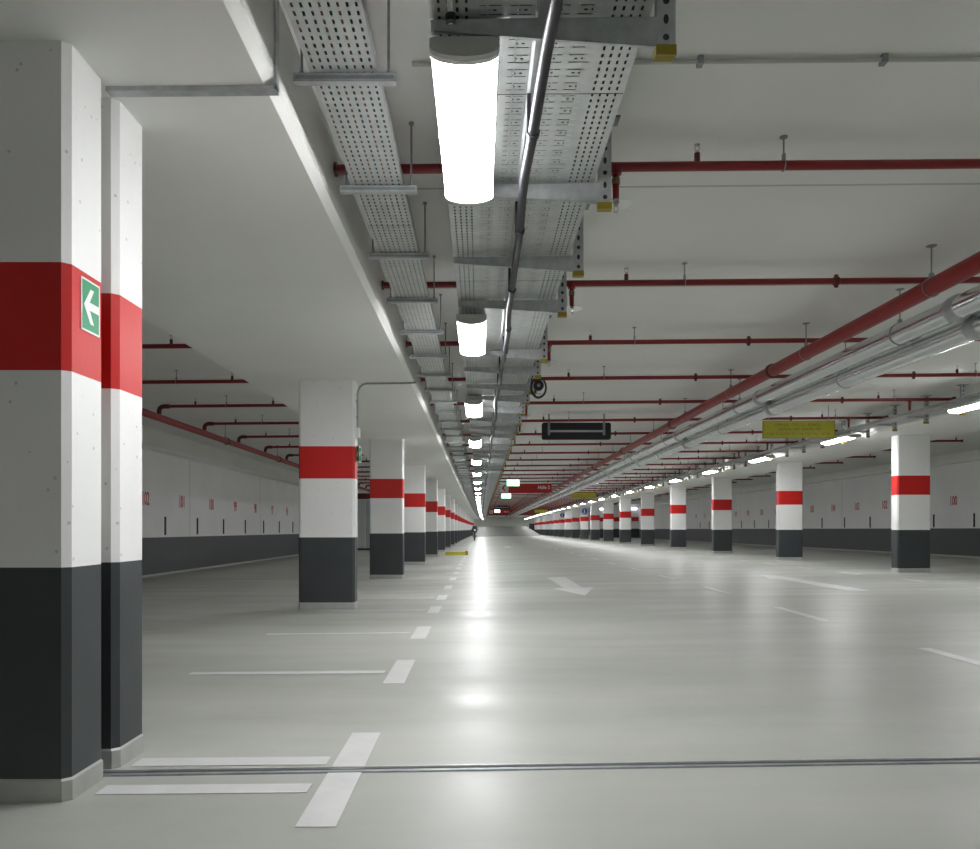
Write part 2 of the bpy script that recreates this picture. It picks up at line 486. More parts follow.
while yy < 158:
    o = dup(base); o.location = at(XRP + (-0.03 if k == 1 else 0.04 if k > 2 else 0), yy, -0.03); [setattr(c, 'location', (0, 0, FE(XRP, yy) + 0.03)) for c in COL.objects if c.parent == o]
    t = f'{nth(k)} pillar from the camera in the row across the aisle, red banded' if k > 1 else 'nearest red banded pillar in the row across the aisle, before wall number 100'
    tag(o, t, 'pillar', 'pillars of the row across the aisle')
    k += 1; yy += 7.5

# ------------------------------------------------------------------ lamps
LAMP_W, LAMP_LEN = 0.292, 1.56
def arc(w, z0, depth, n=8, inset=0.0):
    w2 = w/2 - inset
    return [(w2*math.cos(PI + PI*i/n), z0 - depth*math.sin(PI*i/n)) for i in range(n+1)]
def make_lamp():
    r = empty('ceiling_lamp')
    L2 = LAMP_LEN
    b = MB(); b.sweep([(-0.14, 0.047), (-0.14, 0.075), (-0.12, 0.083), (0.12, 0.083), (0.14, 0.075), (0.14, 0.047)], [-L2 + 0.02, -0.02])
    b.build('housing', 'lamp_grey', r)
    b = MB(); b.sweep(arc(LAMP_W, 0.045, 0.042, 8, 0.004) + [(0.135, 0.05), (-0.135, 0.05)], [-L2 + 0.06, -0.06])
    b.build('diffuser', 'glow', r)
    for y0, y1 in ((-L2, -L2 + 0.03), (-0.03, 0)):
        b = MB(); b.sweep(arc(LAMP_W, 0.045, 0.043) + [(0.146, 0.078), (0.125, 0.086), (-0.125, 0.086), (-0.146, 0.078)], [y0, y1])
        b.build('end_cap', 'lamp_grey', r)
        q0, q1 = (y1, y1 + 0.03) if y0 < -1 else (y0 - 0.03, y0)
        b = MB(); b.sweep(arc(LAMP_W + 0.006, 0.045, 0.046) + [(0.149, 0.07), (-0.149, 0.07)], [q0, q1]); b.build('rim', 'lamp_clip', r)
    for y in (-L2 + 0.06, -L2/2, -0.06):
        for s in (-1, 1):
            b = MB(); b.box(s*0.144 - 0.004, s*0.144 + 0.004, y - 0.015, y + 0.015, 0.04, 0.078); b.build('clip', 'lamp_clip', r, smooth=False)
    for y in (-L2 + 0.3, -0.3):
        b = MB(); b.rod((0, y, 0.083), (0, y, 0.089), 0.02, 8); b.build('suspension', 'galv', r)
    return r
lamp0 = make_lamp()
ends = [-10.6, -5.4, 4.85, 9.2, 14.45, 19.8, 25.1]
while ends[-1] < 158: ends.append(ends[-1] + 5.25)
used = False
k = 0
for side, X in (('L', -0.063), ('R', 8.72)):
    k = 0
    for ye in ends:
        if not used: o = lamp0; used = True
        else: o = dup(lamp0)
        o.location = at(X - (min(0.05, 0.004*(ye - 4)) if side == 'L' else 0), ye, 3.125)
        o.rotation_euler = (math.atan2(L(ye + 1) - L(ye), 1), 0, 0)
        front = ye > (3 if side == 'L' else 14)
        if side == 'L':
            if front:
                k += 1
                t = f'{nth(k)} lit strip lamp along the wide cable tray, counted from the camera' if k > 1 else 'biggest lit strip lamp under the wide cable tray, nearest the camera'
            else: t = 'lit strip lamp under the wide tray behind the viewpoint'
            tag(o, t, 'lamp', 'strip lamps under the wide cable tray' if front else 'strip lamps under the tray behind the viewpoint')
        else:
            if front:
                k += 1
                t = f'{nth(k)} lit strip lamp along the far beam, counted from the camera'
            else: t = 'lit strip lamp along the far beam outside the picture edge'
            tag(o, t, 'lamp', 'strip lamps along the far beam' if front else 'strip lamps along the far beam outside the picture')
# supply cable of the nearest lamp
b = MB(); b.tube([(-0.125, 3.10, 3.325), (-0.128, 3.12, 3.30), (-0.122, 3.14, 3.26), (-0.118, 3.18, 3.19)], 0.011, 8)
o = b.build('lamp_supply_cable', 'lamp_clip', warp=True); tag(o, 'short pale supply cable dropping from the wide tray into the biggest lamp', 'cable')
for p in ((-0.127, 3.11, 3.30), (-0.118, 3.165, 3.205)):
    b = MB(); b.rod((p[0], p[1], p[2] - 0.015), (p[0], p[1], p[2] + 0.015), 0.022, 12); b.build('gland', 'black', o, warp=True)
# two tube lamps on the cross wall
for i, X in enumerate((13.6, 16.9)):
    r = empty('wall_lamp', at(X, yq, 3.25))
    b = MB(); b.box(-0.62, 0.62, -0.06, 0.0, 0.0, 0.10); b.build('housing', 'lamp_clip', r, smooth=False)
    b = MB(); b.box(-0.58, 0.58, -0.12, -0.06, -0.10, 0.08); b.build('diffuser', 'glow_cool', r, smooth=False)
    tag(r, ('lit tube lamp on the far cross wall nearer the pillar row', 'lit tube lamp on the far cross wall nearer the numbered wall')[i], 'lamp', 'lamps on the cross wall')

# ------------------------------------------------------------------ cable trays, their hangers and cables
def tray(name, x0, x1, z, mt, label, ya=-8.0, yb=YF):
    r = empty(name, (0, 0, 0)); st = steps(ya, yb, 2.5)
    b = MB(); b.rect(x0, x1, z, z + 0.002, st); o = b.build('tray_bottom', mt, r, warp=True, smooth=False)
    for xa, xb in ((x0 - 0.002, x0), (x1, x1 + 0.002)):
        b = MB(); b.rect(xa, xb, z, z + 0.06, st); b.build('side_rail', 'galv', r, warp=True, smooth=False)
    if mt == 'tray_wide':
        b = MB(); xm = (x0 + x1)/2 + 0.01; b.sweep([(xm - 0.03, z), (xm - 0.016, z - 0.011), (xm + 0.016, z - 0.011), (xm + 0.03, z)], st); b.build('rib', 'galv', r, warp=True)
    tag(r, label, 'cable tray'); return r
NX0, NX1, NZ = -0.80, -0.485, 3.30
tray('cable_tray', NX0, NX1, NZ, 'tray_narrow', 'narrow perforated metal cable tray hung beside the concrete beam')
tray('cable_tray', WX0, WX1, NZ + 0.01, 'tray_wide', 'wide perforated metal cable tray on cantilever arms above the strip lamps')
tray('cable_tray', 8.62, 8.96, NZ + 0.01, 'tray_far', 'perforated metal cable tray on short arms along the far beam', 6.0)
def long_cable(x, z, r, mt, label, group, ya=-8, amp=0.0006):
    b = MB(); ph = random.random() * 6
    b.tube([P((x + amp*math.sin(y*1.3 + ph), y, z)) for y in steps(ya, YF, 1.2)], r, 6)
    o = b.build('tray_cable', mt); tag(o, label, 'cable', group); return o
names = ['second', 'third', 'fourth', 'fifth', 'sixth', 'seventh', 'eighth', 'ninth']
for i in range(8):
    long_cable(-0.773 + 0.038*i, NZ + 0.022, 0.0165, 'orange' if i in (0, 3, 5) else 'cable',
        f'{"first" if i == 0 else names[i-1]} cable from the beam lying in the narrow tray, {"orange" if i in (0,3,5) else "dark grey"}', 'cables lying in the narrow tray')
for i, xx in enumerate([0.2525 + s_*(0.3095 + 0.0385*j) for s_ in (-1, 1) for j in range(4)] + [0.0 + 0.0645*j for j in range(8)]):
    long_cable(xx, NZ + 0.034 if i < 8 else NZ + 0.046, 0.0165 if i < 8 else 0.0315, 'cable',
        f'{nth(i + 1)} dark cable from the lamps lying in the wide tray', 'cables lying in the wide tray')

def clear(y, lo, hi):               # keep away from the sprinkler pipes that cross every 2.5 m
    d = ((y - 5.17 + 1.25) % 2.5) - 1.25
    if lo < d < hi: y += (hi - d) if hi - d < d - lo else (lo - d)
    return y
# trapeze hangers
def make_trapeze():
    r = empty('trapeze_hanger')
    b = MB(); b.sweep([(-0.24, -0.041), (-0.24, 0.0), (0.24, 0.0), (0.24, -0.041)], [-0.02, 0.021]); b.build('cross_rail', 'galv', r, smooth=False)
    b = MB(); b.box(-0.232, 0.232, -0.0215, -0.0195, -0.029, -0.012); b.build('rail_slot', 'galv_dark', r, smooth=False)
    for s in (-1, 1):
        x = s*0.205
        b = MB(); b.rod((x, 0.0, 0.0), (x, 0.0, CEIL - NZ + 0.002), 0.0065, 8); o = b.build('hanger_rod', 'galv_dark', r)
        b = MB(); b.rod((x, 0, 0.001), (x, 0, 0.013), 0.013, 6); b.build('nut', 'galv_dark', o)
        b = MB(); b.rod((x, 0, CEIL - NZ - 0.012), (x, 0, CEIL - NZ + 0.002), 0.016, 8); b.build('ceiling_anchor', 'galv_dark', o)
    return r
tz = make_trapeze()
yy = 3.71; k = 1
while yy < YF:
    o = tz if k == 1 else dup(tz)
    o.location = at(-0.637, clear(yy, -0.06, 0.06), NZ - 0.006)
    tag(o, f'{nth(k)} trapeze hanger from the camera under the narrow perforated cable tray' if k > 1 else 'nearest trapeze hanger under the narrow perforated cable tray', 'hanger', 'trapeze hangers under the narrow tray')
    k += 1; yy += 1.225

# posts with cantilever arms
def make_post(arm_len, far=False):
    r = empty('tray_support')
    top = CEIL - 3.13 - 0.004
    b = MB()
    b.box(-0.04, 0.04, -0.001, 0.003, 0.0, top); b.box(-0.04, -0.036, 0.003, 0.042, 0.0, top); b.box(0.036, 0.04, 0.003, 0.042, 0.0, top)
    post = b.build('post', 'galv', r, smooth=False)
    b = MB(); z = 0.075; i = 0
    while z < top - 0.02:
        w = 0.014; h = 0.021 if i % 2 else 0.014
        b.poly([(w*math.cos(2*PI*q/12)*(0.8 if i % 2 else 1), -0.0022, z + h*math.sin(2*PI*q/12)) for q in range(12)], (0, 0.001, 0)); z += 0.076; i += 1
    b.build('hole_row', 'black', post, smooth=False)
    b = MB(); b.box(-0.043, 0.043, -0.006, 0.047, 0.0, 0.042); b.build('end_cap', 'yellow', r, smooth=False)
    b = MB(); b.box(-0.09, 0.09, -0.04, 0.08, top - 0.008, top); b.build('base_plate', 'galv_dark', r, smooth=False)
    b = MB(); zt = 3.292 - 3.13
    a = arm_len; tp, rt = (0.035, 0.05) if far else (0.060, 0.125)
    b.poly([(-0.04, 0.0, zt), (-a, 0.0, zt - 0.012), (-a, 0.0, zt - tp), (-0.04, 0.0, zt - rt)], (0, 0.004, 0))
    b.poly([(-0.04, 0.0, zt), (-a, 0.0, zt - 0.012), (-a, 0.05, zt - 0.012), (-0.04, 0.05, zt)], (0, 0, -0.003))
    b.poly([(-0.04, 0.0, zt - rt), (-a, 0.0, zt - tp), (-a, 0.018, zt - tp), (-0.04, 0.018, zt - rt)], (0, 0, 0.003))
    b.build('arm', 'galv', r, smooth=False)
    return r
posts = [3.30, 4.91, 6.235, 7.45, 9.56, 10.6, 11.9, 12.95]
while posts[-1] < YF - 1.5: posts.append(posts[-1] + 1.3)
ps = make_post(0.99)
for i, yy in enumerate(posts):
    o = ps if i == 0 else dup(ps)
    o.location = at(0.782, clear(yy, -0.16, 0.12), 3.13)
    tag(o, f'{nth(i+1)} yellow capped post with arm from the camera carrying the wide tray' if i else 'nearest yellow capped post with cantilever arm carrying the wide tray', 'tray support', 'posts carrying the wide tray')
pr = make_post(0.40, True)
yy = 14.65; i = 0
while yy < YF - 1:
    o = pr if i == 0 else dup(pr)
    o.location = at(9.02, clear(yy, -0.16, 0.12), 3.13)
    tag(o, f'{nth(i+1)} yellow capped post from the camera along the far beam tray' if i else 'nearest yellow capped post holding the tray along the far beam', 'tray support', 'posts carrying the far beam tray')
    i += 1; yy += 1.2

# thick dark cable slung under the arms
def cz(y): return 3.155 - 0.05*math.sin((y - 3.3)/1.3*PI)**2
def cxx(y): return 0.272 + 0.012*math.sin(y*0.9) + 0.008*math.sin(y*2.3 + 1)
r = empty('slung_cable', (0, 0, 0)); tag(r, 'thick dark shiny cable slung under the wide tray beside the strip lamps', 'cable')
b = MB(); b.tube([P((cxx(y), y, cz(y))) for y in steps(-6, YF, 0.3)], 0.027, 10); b.build('sheath', 'cable', r)
yy = 3.9
while yy < YF - 2:
    if any(-0.12 < yy - q < 0.16 for q in posts): yy += 0.2
    x, z = cxx(yy), cz(yy)
    b = MB(); b.tube([P((x, yy - 0.02, z)), P((x, yy + 0.02, z))], 0.033, 12)
    b.box(*[q for q in (P((x,yy,z))[0] - 0.03, P((x,yy,z))[0] - 0.012, yy - 0.02, yy + 0.02, P((x,yy,z))[2], P((x,yy,z))[2] + (3.294 - z))])
    b.build('cable_clamp', 'black', r); yy += 1.1 if yy < 60 else 2.2

# cable coil hanging by the seventh post
r = empty('cable_coil', at(0.845, 11.32, 3.13))
b = MB()
for j, (rr_, dy) in enumerate(((0.15, 0), (0.142, 0.02), (0.134, -0.015), (0.147, 0.035))):
    b.tube([(rr_*0.75*math.cos(2*PI*q/28), dy + 0.01*math.sin(q), rr_*math.sin(2*PI*q/28)) for q in range(28)], 0.009, 6, closed=True)
b.build('coil', 'black', r)
b = MB(); b.tube([(0, -0.02, 0.03), (0, 0.05, 0.03)], [0.075, 0.075], 20); b.build('drum', 'black', r)
b = MB(); b.tube([(0, -0.026, 0.03), (0, -0.02, 0.03)], 0.025, 14); b.build('hub', 'galv_dark', r)
b = MB(); b.tube([(-0.11, 0.01, 0.06), (-0.08, 0.01, 0.18), (-0.05, 0.01, 0.38)], 0.006, 6); b.build('tie', 'black', r)
tag(r, 'round coil of black cable hanging beside a yellow capped tray post', 'cable coil')

# ------------------------------------------------------------------ sprinkler pipes across the aisle
PZ, PR = 3.51, 0.031
def head(parent, x, z, up=True, name='sprinkler_head'):
    s = 1 if up else -1
    b = MB()
    b.tube([(x, 0, z), (x, 0, z + s*0.018)], 0.014, 8)
    for q in (-1, 1): b.tube([(x + q*0.011, 0, z + s*0.018), (x + q*0.016, 0, z + s*0.035), (x + q*0.006, 0, z + s*0.055)], 0.0035, 6)
    b.tube([(x, 0, z + s*0.055), (x, 0, z + s*0.059)], 0.020, 12)
    return b.build(name, 'chrome', parent)
def coupling(parent, x, z):
    b = MB(); b.tube([(x - 0.028, 0, z), (x - 0.018, 0, z), (x + 0.018, 0, z), (x + 0.028, 0, z)], [0.036, 0.046, 0.046, 0.036], 14)
    b.box(x - 0.016, x + 0.016, -0.012, 0.012, z + 0.04, z + 0.062); b.box(x - 0.016, x + 0.016, -0.012, 0.012, z - 0.062, z - 0.04)
    return b.build('coupling', 'pipe_dark', parent)
def hanger(parent, x, z, ring=PR):
    b = MB(); top = CEIL + CROSS*(x + 1.8)
    b.rod((x, 0, z + ring + 0.03), (x, 0, top), 0.006, 8); b.tube([(x, 0, top - 0.008), (x, 0, top)], 0.026, 12)
    b.tube([(x, (ring + 0.005)*math.cos(a), z + (ring + 0.005)*math.sin(a) + (0.012 if q == 6 else 0)) for q, a in ((i, -PI/2 + 2*PI*i/16) for i in range(16))], 0.004, 6, closed=True)
    b.box(x - 0.01, x + 0.01, -0.012, 0.012, z + ring, z + ring + 0.045)
    return b.build('pipe_hanger', 'galv_dark', parent)
def shz(x): return PZ + CROSS*(x + 1.8)
def pipe_seg(parent, x0, x1, name='pipe_run'):
    b = MB(); b.rod((x0, 0, shz(x0)), (x1, 0, shz(x1)), PR, 12); return b.build(name, 'pipe_red', parent)
def riser(parent, x):
    z = shz(x); b = MB(); b.rod((x, 0, z), (x, 0, z + 0.085), 0.02, 10); o = b.build('riser', 'pipe_dark', parent)
    head(o, x, z + 0.085, True)
def make_aisle_pipe():
    r = empty('sprinkler_pipe')
    pipe_seg(r, BL1 + 0.012, BR0 - 0.012)
    for x in (3.48, 7.0): coupling(r, x, shz(x))
    for x in (2.0, 6.2, 8.0): hanger(r, x, shz(x))
    for x in (1.43, 5.6, 7.7): riser(r, x)
    for x, zb in ((0.895, 3.27), (8.30, 3.30)):
        z = shz(x); zb += CROSS*(x + 1.8)
        b = MB(); b.tube([(x, 0, z - PR), (x, 0, zb)], 0.022, 10); b.tube([(x, 0, z + 0.0), (x, 0, z - 0.05)], 0.037, 12)
        o = b.build('drop_pipe', 'pipe_red', r)
        b = MB(); b.rod((x, 0, z - 0.115), (x, 0, z - 0.075), 0.028, 10); b.build('fitting', 'brass', o)
        head(o, x, zb, False)
        b = MB(); b.tube([(x, 0, zb - 0.012), (x, 0, zb - 0.008)], 0.105, 24); b.build('shield', 'shield', o)
    b = MB(); b.tube([(BR0 - 0.012, 0, shz(9.18)), (BR0 - 0.05, 0, shz(9.14))], 0.05, 14); b.build('end_flange', 'pipe_dark', r)
    b = MB(); b.tube([(BL1 + 0.012, 0, shz(-0.96)), (BL1 + 0.03, 0, shz(-0.94))], 0.045, 14); b.build('end_flange', 'pipe_dark', r)
    return r
ap = make_aisle_pipe(); ap['x'] = 0
pipe_ys = []
yy = 5.17
while yy < YF: pipe_ys.append(yy); yy += 2.5
for i, yy in enumerate(pipe_ys):
    o = ap if i == 0 else dup(ap)
    o.location = (CX(yy), yy, L(yy))
    tag(o, f'{nth(i+1)} red sprinkler pipe from the camera crossing under the aisle ceiling' if i else 'nearest red sprinkler pipe crossing the aisle ceiling behind the biggest lamp', 'sprinkler pipe', 'sprinkler pipes across the aisle')
del ap['x']
# branches in the left bays, rising from the main by the wall with an elbow
MX, MZ = -6.2, 3.29
def make_left_branch():
    r = empty('sprinkler_branch')
    z = shz(MX)
    b = MB(); pts = [(MX, 0, MZ + 0.074 + CROSS*(MX + 1.8))]
    pts += [(MX, 0, z - 0.09)] + [(MX + 0.09 - 0.09*math.cos(a), 0, z - 0.09 + 0.09*math.sin(a)) for a in (0.4, 0.8, 1.2, PI/2)] + [(MX + 0.2, 0, z)]
    b.tube(pts, 0.045, 10); b.build('elbow', 'pipe_dark', r)
    pipe_seg(r, MX + 0.18, BL0 - 0.012)
    hanger(r, -4.9, shz(-4.9)); riser(r, -5.5); riser(r, -4.0)
    b = MB(); b.tube([(BL0 - 0.012, 0, shz(BL0)), (BL0 - 0.03, 0, shz(BL0))], 0.045, 14); b.build('end_flange', 'pipe_dark', r)
    return r
lb = make_left_branch()
for i, yy in enumerate([v for v in pipe_ys if v > 9][:16]):
    o = lb if i == 0 else dup(lb)
    o.location = (CX(yy), yy, L(yy))
    tag(o, f'{nth(i+1)} red branch pipe from the camera over the bays along wall number 102', 'sprinkler pipe', 'branch pipes over the bays of the nearer wall')
def make_right_branch():
    r = empty('sprinkler_branch')
    pipe_seg(r, BR1 + 0.012, 13.9); riser(r, 13.75); hanger(r, 12.6, shz(12.6))
    b = MB(); b.tube([(13.9, 0, shz(13.9)), (13.935, 0, shz(13.9))], 0.04, 12); b.build('end_plug', 'pipe_dark', r)
    b = MB(); b.tube([(BR1 + 0.012, 0, shz(BR1)), (BR1 + 0.03, 0, shz(BR1))], 0.045, 14); b.build('end_flange', 'pipe_dark', r)
    return r
rb = make_right_branch()
for i, yy in enumerate([v for v in pipe_ys if 19 < v < yq - 1]):
    o = rb if i == 0 else dup(rb)
    o.location = (CX(yy), yy, L(yy))
    tag(o, f'{nth(i+1)} short red branch pipe from the camera beyond the far beam', 'sprinkler pipe', 'short branch pipes beyond the far beam')

# ------------------------------------------------------------------ mains and drain pipes along the garage
def ring_along(parent, x, z, y, r0, r1, w, mt, name):
    b = MB(); b.tube([P((x, y - w/2, z)), P((x, y - w/4, z)), P((x, y + w/4, z)), P((x, y + w/2, z))], [r0, r1, r1, r0], 18); return b.build(name, mt, parent)
def strap_hanger(parent, x, z, y, r0, name='pipe_hanger'):
    d = ((y - 5.17 + 1.25) % 2.5) - 1.25
    if abs(d) < 0.09: y += 0.11 if d >= 0 else -0.11
    b = MB(); c = P((x, y, z)); top = P((x, y, CEIL))[2]
    b.tube([(c[0] + (r0 + 0.004)*math.sin(2*PI*i/20), c[1], c[2] + (r0 + 0.004)*math.cos(2*PI*i/20)) for i in range(20)], 0.005, 6, closed=True)
    b.box(c[0] - 0.02, c[0] + 0.02, y - 0.012, y + 0.012, c[2] + r0 + 0.0, c[2] + r0 + 0.05)
    b.rod((c[0], c[1], c[2] + r0 + 0.04), (c[0], c[1], top), 0.008, 8)
    b.tube([(c[0], c[1], top - 0.012), (c[0], c[1], top)], [0.03, 0.05], 12)
    return b.build(name, 'galv_dark', parent)
r = empty('fire_main_pipe', (0, 0, 0)); tag(r, 'thick red main pipe running along the aisle ceiling beside the drain pipes', 'pipe')
mx_, mz_, mr_ = 4.17, 3.315, 0.083
b = MB(); b.tube([P((mx_, y, mz_)) for y in steps(-8, YF, 2.5)], mr_, 20); b.build('pipe_run', 'pipe_main', r)
yy = 5.4
while yy < YF: ring_along(r, mx_, mz_, yy, mr_, mr_ + 0.022, 0.09, 'pipe_dark', 'coupling'); yy += 5.8
yy = 7.25
while yy < YF: strap_hanger(r, mx_, mz_, yy, mr_); yy += 2.9
r = empty('fire_main_pipe', (0, 0, 0)); tag(r, 'red main pipe running along the bays beside the numbered wall', 'pipe')
b = MB(); b.tube([P((MX, y, MZ)) for y in steps(-8, 46, 2.5)], 0.07, 18); b.build('pipe_run', 'pipe_main', r)
yy = 9.2
while yy < 46: ring_along(r, MX, MZ, yy, 0.07, 0.09, 0.09, 'pipe_dark', 'coupling'); yy += 5.0
yy = 9.3
while yy < 46: strap_hanger(r, MX, MZ, yy, 0.07); yy += 4.9
for (dx, dz, lab) in ((4.60, 3.205, 'upper grey metal drain pipe beside the thick red main'), (4.80, 3.03, 'lower grey metal drain pipe below its twin beside the red main')):
    r = empty('drain_pipe', (0, 0, 0)); tag(r, lab, 'pipe', None)
    rr0 = 0.115
    b = MB(); b.tube([P((dx, y, dz)) for y in steps(-8, YF, 2.5)], rr0, 20); b.build('pipe_run', 'steel_pipe', r)
    yy = 5.55
    while yy < 60: ring_along(r, dx, dz, yy, rr0 + 0.001, rr0 + 0.004, 0.022, 'steel_pipe', 'joint_ring'); yy += 1.05
    yy = 7.55
    while yy < YF: ring_along(r, dx, dz, yy, rr0 + 0.004, rr0 + 0.015, 0.16, 'galv', 'collar'); yy += 5.3
    yy = 8.6 if dx < 4.7 else 10.2
    while yy < YF: strap_hanger(r, dx, dz, yy, rr0); yy += 5.3

# thin conduit across the ceiling and the metal profile round the beam at the joint
b = MB(); b.rod(P((-0.37, 4.28, CEIL - 0.022)), P((9.17, 4.28, CEIL - 0.022)), 0.013, 10)
o = b.build('ceiling_conduit', 'lamp_grey'); tag(o, 'thin grey conduit crossing the ceiling nearest the camera', 'conduit')
for x in (1.2, 2.2, 3.2, 4.2):
    b = MB(); p = P((x, 4.28, CEIL)); b.box(p[0] - 0.015, p[0] + 0.015, 4.255, 4.305, p[2] - 0.045, p[2]); b.build('clip', 'galv_dark', o, smooth=False)
r = empty('beam_joint_profile', at(-1.7, 3.73, BEAM)); tag(r, 'metal joint profile under the beam beside the arrow sign pillar', 'joint profile')
o0 = at(-1.7, 3.73, BEAM)
def loc3(p): q = P(p); return (q[0]-o0[0], q[1]-o0[1], q[2]-o0[2])
b = MB(); b.box(-1.76, BL1 + 0.012, 3.69, 3.745, BEAM - 0.022, BEAM); b.xf(loc3); b.build('soffit_profile', 'galv', r, smooth=False)
b = MB(); b.box(BL1, BL1 + 0.012, 3.69, 3.745, BEAM - 0.02, CEIL); b.xf(loc3); b.build('side_profile', 'galv', r, smooth=False)

# conduit, box and flag sign on the first single pillar
fx = -1.79
r = empty('pillar_conduit', at(fx, 11.34, 2.4)); o0 = at(fx, 11.34, 2.4)
tag(r, 'bent grey conduit with junction box on the pillar side and beam underside', 'conduit')
pts = [(fx + 0.02, 11.34, 2.56), (fx + 0.02, 11.34, 3.06)] + [(fx + 0.02 + 0.13*(1 - math.cos(a)), 11.34, 3.06 + 0.155*math.sin(a)) for a in (0.4, 0.8, 1.2, PI/2)] + [(BL1 - 0.06, 11.34, 3.215), (BL1 + 0.05, 11.34, 3.225)]
b = MB(); b.tube([loc3(p) for p in pts], 0.014, 8); b.build('conduit_run', 'galv_dark', r)
b = MB(); b.box(fx + 0.001, fx + 0.055, 11.28, 11.40, 2.42, 2.57); b.xf(loc3); b.build('junction_box', 'lamp_clip', r, smooth=False)
for z in (2.72, 2.95):
    b = MB(); b.box(fx, fx + 0.035, 11.32, 11.36, z, z + 0.02); b.xf(loc3); b.build('saddle', 'galv_dark', r, smooth=False)

def sign_face(parent, pts, d, mt, name, label=None):
    b = MB(); b.poly(pts, d); o = b.build(name, mt, parent, smooth=False)
    if label: o['label'] = label
    return o
# emergency arrow sign on the near pillar, lying on its side face (x = const), read from the aisle
sx = -1.752
r = empty('exit_arrow_sign', at(sx, 3.526, 2.155))
tag(r, 'small green sign with white arrow on the near pillar', 'sign')
sign_face(r, [(0.0005, -0.083, -0.117), (0.0005, 0.083, -0.117), (0.0005, 0.083, 0.117), (0.0005, -0.083, 0.117)], (0.003, 0, 0), 'sign_white', 'border')
sign_face(r, [(0.0035, -0.074, -0.108), (0.0035, 0.074, -0.108), (0.0035, 0.074, 0.108), (0.0035, -0.074, 0.108)], (0.001, 0, 0), 'sign_green', 'panel')
b = MB()
tip = (-0.062, 0.0)
for q in ([(-0.062, 0.0), (-0.005, 0.078), (0.027, 0.078), (-0.012, 0.018), (0.072, 0.018), (0.072, -0.018), (-0.012, -0.018), (0.027, -0.078), (-0.005, -0.078)],):
    b.poly([(0.0046, y, z) for (y, z) in q], (0.0008, 0, 0))
b.build('arrow', 'sign_white', r, smooth=False)
# flag sign on the conduit pillar
r = empty('exit_flag_sign', at(fx, 11.30, 2.2))
tag(r, 'folded green and white exit sign sticking out from the conduit pillar', 'sign')
for s in (-1, 1):
    u = (0.055, 0.07*s)
    q = [(0.002, 0.03 if s < 0 else 0.10), (0.002 + u[0], (0.03 if s < 0 else 0.10) + u[1])]
    pts = [(q[0][0], q[0][1], -0.12), (q[1][0], q[1][1], -0.12), (q[1][0], q[1][1], 0.12), (q[0][0], q[0][1], 0.12)]
    sign_face(r, pts, (0, 0.003, 0), 'sign_white', 'panel')
    cpt = lambda t, z: (q[0][0] + u[0]*t, q[0][1] + u[1]*t - 0.0022, z)
    sign_face(r, [cpt(0.08, -0.10), cpt(0.92, -0.10), cpt(0.92, 0.10), cpt(0.08, 0.10)], (0, 0.001, 0), 'sign_green', 'print')
    sign_face(r, [(p[0], p[1] - 0.0015, p[2]) for p in (cpt(0.2, -0.01), cpt(0.8, 0.05), cpt(0.8, 0.01), cpt(0.4, -0.06))], (0, 0.001, 0), 'sign_white', 'arrow')

# ------------------------------------------------------------------ hanging signs
def hung(parent, x, z, top):
    b = MB(); b.rod((x, 0.012, z), (x, 0.012, top), 0.007, 8); return b.build('hanger_rod', 'galv_dark', parent)
def yellow_sign(x, y, w, label):
    r = empty('yellow_hanging_sign', at(x, y, 3.0)); h = 0.36
    b = MB(); b.box(-w/2, w/2, 0, 0.025, 0.0, h); b.build('board', 'yellow_sign', r, smooth=False)
    b = MB(); e = 0.012
    b.box(-w/2 - e, -w/2, -0.004, 0.03, -e, h + e); b.box(w/2, w/2 + e, -0.004, 0.03, -e, h + e); b.box(-w/2, w/2, -0.004, 0.03, -e, 0.0); b.box(-w/2, w/2, -0.004, 0.03, h, h + e)
    b.build('frame', 'yellow', r, smooth=False)
    b = MB()
    for row, (zc, frac, hh_) in enumerate(((h*0.78, 0.66, 0.055), (h*0.52, 0.56, 0.055), (h*0.23, 0.88, 0.06))):
        xx = -w*frac/2; rg = random.Random(row*5 + int(x*10))
        while xx < w*frac/2:
            nl = rg.randint(3, 8)
            for _ in range(nl):
                lw = rg.choice((0.02, 0.026, 0.03))
                if xx > w*frac/2: break
                b.box(xx, xx + 0.006, -0.002, 0.0, zc - hh_/2, zc + hh_/2)
                t = rg.choice((-1, 0, 1)); b.box(xx + 0.006, xx + lw - 0.006, -0.002, 0.0, zc + t*hh_*0.42 - 0.006, zc + t*hh_*0.42 + 0.006)
                if rg.random() < 0.5: b.box(xx + lw - 0.008, xx + lw - 0.002, -0.002, 0.0, zc - hh_/2, zc + hh_/2)
                xx += lw + 0.012
            xx += 0.04
    b.build('lettering', 'olive', r, smooth=False)
    for s in (-1, 1): hung(r, s*w*0.42, h, CEIL - 3.0)
    tag(r, label, 'sign', 'yellow hanging signs'); return r
yellow_sign(6.905, 17.0, 1.54, 'yellow hanging sign with three lines of dark lettering, nearest of its kind')
yellow_sign(6.6, 50.0, 1.54, 'second yellow hanging sign, farther along past the drain pipes')
yellow_sign(7.2, 94.0, 1.54, 'smallest yellow hanging sign, farthest down the aisle')
